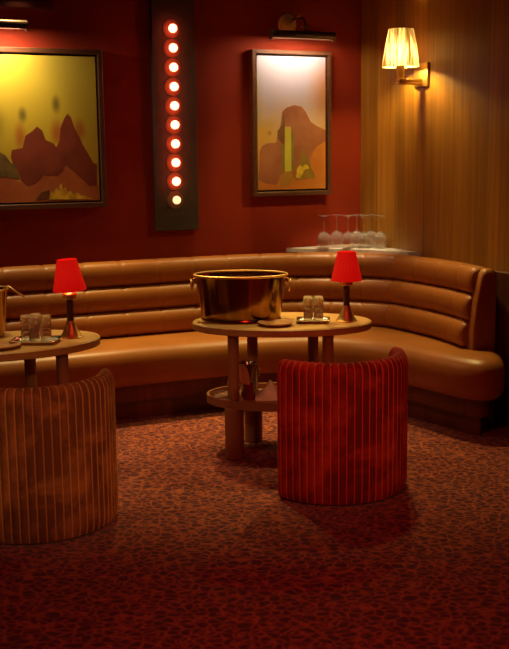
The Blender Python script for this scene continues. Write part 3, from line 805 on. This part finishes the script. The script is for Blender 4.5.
# ------------------------------------------------------------------ barrel chairs
def make_chair(label, vel, seam_sheen, loc, rz):
    t = thing('barrel_chair', label, 'chair', loc, rz, 'channelled velvet barrel chairs')
    bm = bmesh.new()
    RO, TH, H = .350, .078, .650
    A0, A1 = R(270 - 83), R(270 + 77)
    NCH = 27; PER = 12; n = NCH * PER
    # section (depth from the outer face 0..TH, z, channel weight), closed loop
    sec = [(.022, .003, .2), (.008, .010, .6), (.0, .04, 1), (.0, .20, 1), (.0, .36, 1), (.0, .50, 1), (.0, .585, 1), (.006, .612, 1), (.020, .631, 1), (.039, .638, 1), (.058, .631, 1), (.072, .612, 1), (TH, .585, 1), (TH, .45, 1), (TH, .30, 1), (TH, .03, .5), (.06, .003, .2)]
    rings = []
    for i in range(n + 1):
        u = i / n; a = A0 + (A1 - A0) * u
        ph = abs(math.sin(PI * u * NCH))
        groove = .0085 * (1 - ph ** .5)
        s = min(u, 1 - u) * RO * (A1 - A0)
        er = .030
        k = math.sqrt(max(0, 1 - (1 - s / er) ** 2)) if s < er else 1.0
        ring = []
        for d, z, wgt in sec:
            out = -1 if d < TH / 2 else 1
            z = z * 1.025
            dd = d + (-out) * groove * wgt if abs(d - .039) > .025 else d
            zz = z - (groove * wgt if z > .60 else 0)
            dd = TH / 2 + (dd - TH / 2) * (.35 + .65 * k)
            if z > .55: zz = .55 + (zz - .55) * (.55 + .45 * k)
            r = RO - dd
            ring.append(bm.verts.new((r * math.cos(a), r * math.sin(a), zz)))
        rings.append(ring)
    m = len(sec)
    for i, (r1, r2) in enumerate(zip(rings, rings[1:])):
        for j in range(m):
            f = bm.faces.new((r1[j], r1[(j + 1) % m], r2[(j + 1) % m], r2[j]))
            if i % PER in (0, PER - 1): f.material_index = 1  # faces next to a seam get the painted sheen colour
    bm.faces.new(list(reversed(rings[0]))); bm.faces.new(rings[-1])
    link('backrest', bm, [vel, seam_sheen], t)
    bm = bmesh.new(); add_lathe(bm, [(.20, .302), (.222, .306), (.232, .325), (.232, .385), (.222, .410), (.19, .422), (.12, .430), (.004, .432)], 48, cx=.03, cy=-.02); link('seat', bm, vel, t)
    bm = bmesh.new(); add_lathe(bm, [(.20, .012), (.208, .02), (.208, .300), (.20, .304)], 48, cx=.03, cy=-.03); link('base', bm, vel, t)
    bm = bmesh.new(); add_lathe(bm, [(.19, 0), (.19, .014)], 36, cx=.03, cy=-.03); link('foot_ring', bm, M_blackmetal, t)
    return t
make_chair('red velvet barrel chair with a channelled back at the table with the brass tub', M_velred, M_sheenred, (.368, 4.850, 0), R(29.5))
make_chair('tan brown velvet barrel chair with a channelled back at the left table', M_veltan, M_sheentan, (-.958, 4.415, 0), R(29.5))

# ------------------------------------------------------------------ lights
def light(name, kind, loc, energy, col, target=None, **kw):
    d = bpy.data.lights.new(name, kind); d.energy = energy; d.color = col
    for k, v_ in kw.items(): setattr(d, k, v_)
    o = bpy.data.objects.new(name, d); C.objects.link(o); o.location = loc
    if target is not None:
        o.rotation_euler = (Vector(target) - Vector(loc)).to_track_quat('-Z', 'Y').to_euler()
    return o
# picture lights: strips inside the dark housings, open downwards
for s, half, e in ((1.600, .21, 3.8), (-.450, .23, 9.0)):
    p = on_red(s, 2.300 if s > 0 else 2.293, .200)
    o = light('picture_light_strip', 'AREA', p, e, (1, .74, .46), shape='RECTANGLE', size=half * 2, size_y=.03)
    # facing down and towards the wall
    zdir = -(Vector((-E2.x, -E2.y, 0)) * .55 + Vector((0, 0, -1))).normalized()
    x = E1; y = zdir.cross(x)
    o.rotation_euler = Matrix((x, y, zdir)).transposed().to_euler()
# sconce bulb
light('sconce_lamp', 'POINT', on_wood(.752, 2.152, .165), 84, (1, .72, .20), shadow_soft_size=.03)
# table lamps
light('table_lamp_glow', 'POINT', (.480, 5.410, TOP + .245), .5, (1, .35, .12), shadow_soft_size=.03)
light('table_lamp_glow', 'POINT', (-.897, 5.010, TOP + .245), .5, (1, .35, .12), shadow_soft_size=.03)
# ceiling downlights, plus unseen spots added as fill
light('downlight_or_fill', 'SPOT', (-.72, 6.52, 2.8), 185, (1, .74, .26), (-.35, 5.60, 0), spot_size=R(54), spot_blend=.8, shadow_soft_size=.06)
light('downlight_or_fill', 'SPOT', (.75, 6.35, 2.8), 130, (1, .72, .25), (.60, 5.6, 0), spot_size=R(60), spot_blend=.8, shadow_soft_size=.06)
light('downlight_or_fill', 'SPOT', (.2, 3.0, 2.8), 66, (1, .05, .055), (.1, 4.0, 0), spot_size=R(110), spot_blend=1, shadow_soft_size=.3)  # unseen red fill added for the front floor and chair backs

light('downlight_or_fill', 'SPOT', (.10, 5.30, 2.8), 85, (1, .74, .32), (.14, 5.45, .7), spot_size=R(34), spot_blend=.9, shadow_soft_size=.05)
light('downlight_or_fill', 'SPOT', (-1.15, 4.85, 2.8), 75, (1, .74, .32), (-1.10, 4.95, .7), spot_size=R(34), spot_blend=.9, shadow_soft_size=.05)
light('downlight_or_fill', 'SPOT', (.60, 6.85, 2.8), 150, (1, .80, .46), (.68, 7.10, .93), spot_size=R(26), spot_blend=.9, shadow_soft_size=.04)
light('downlight_or_fill', 'SPOT', (-1.35, 6.28, 2.8), 95, (1, .76, .27), (-1.1, 6.15, .6), spot_size=R(44), spot_blend=.9, shadow_soft_size=.05)  # extra spot added to brighten the left of the banquette
light('downlight_or_fill', 'SPOT', (.0, 6.85, 2.8), 80, (1, .76, .27), (.05, 6.7, .6), spot_size=R(40), spot_blend=.9, shadow_soft_size=.05)
light('fill_spot', 'SPOT', (-1.9, 2.2, 2.2), 34, (1, .62, .30), (.0, 5.42, .32), spot_size=R(11), spot_blend=.9, shadow_soft_size=.06)  # unseen fill added for the things on the lower shelf
light('fill_spot', 'SPOT', (.7, .8, 2.3), 115, (1, .46, .17), (-.95, 4.4, .35), spot_size=R(17), spot_blend=.9, shadow_soft_size=.1)  # unseen fill added for the tan chair's back
light('fill_spot', 'SPOT', (1.5, 1.0, 2.3), 110, (1, .26, .10), (.36, 4.8, .35), spot_size=R(17), spot_blend=.9, shadow_soft_size=.1)  # unseen fill added for the red chair's back
w = bpy.data.worlds.new('dim_bar'); bpy.context.scene.world = w; w.use_nodes = True
bg = w.node_tree.nodes['Background']; bg.inputs[0].default_value = (.9, .15, .40, 1); bg.inputs[1].default_value = .034

# ------------------------------------------------------------------ camera
cd = bpy.data.cameras.new('camera'); cam = bpy.data.objects.new('camera', cd); C.objects.link(cam)
pitch = math.atan((324.5 - 155) / 1050)
cam.location = (0, 0, 1.56)
cam.matrix_world = Matrix.Translation((0, 0, 1.56)) @ Matrix.Rotation(PI / 2 - pitch, 4, 'X') @ Matrix.Rotation(-.012, 4, 'Z')
cd.sensor_fit = 'HORIZONTAL'; cd.sensor_width = 24; cd.lens = 24 * 1050 / 509
cd.clip_start = .05
cd.dof.use_dof = True; cd.dof.focus_distance = 5.2; cd.dof.aperture_fstop = 3.4
sc_ = bpy.context.scene
sc_.camera = cam
sc_.view_settings.view_transform = 'Standard'; sc_.view_settings.look = 'None'
sc_.view_settings.gamma = 1; sc_.view_settings.exposure = 0; sc_.view_settings.use_curve_mapping = False
sc_.cycles.use_denoising = True
sc_.cycles.max_bounces = 10
sc_.cycles.sample_clamp_indirect = 4
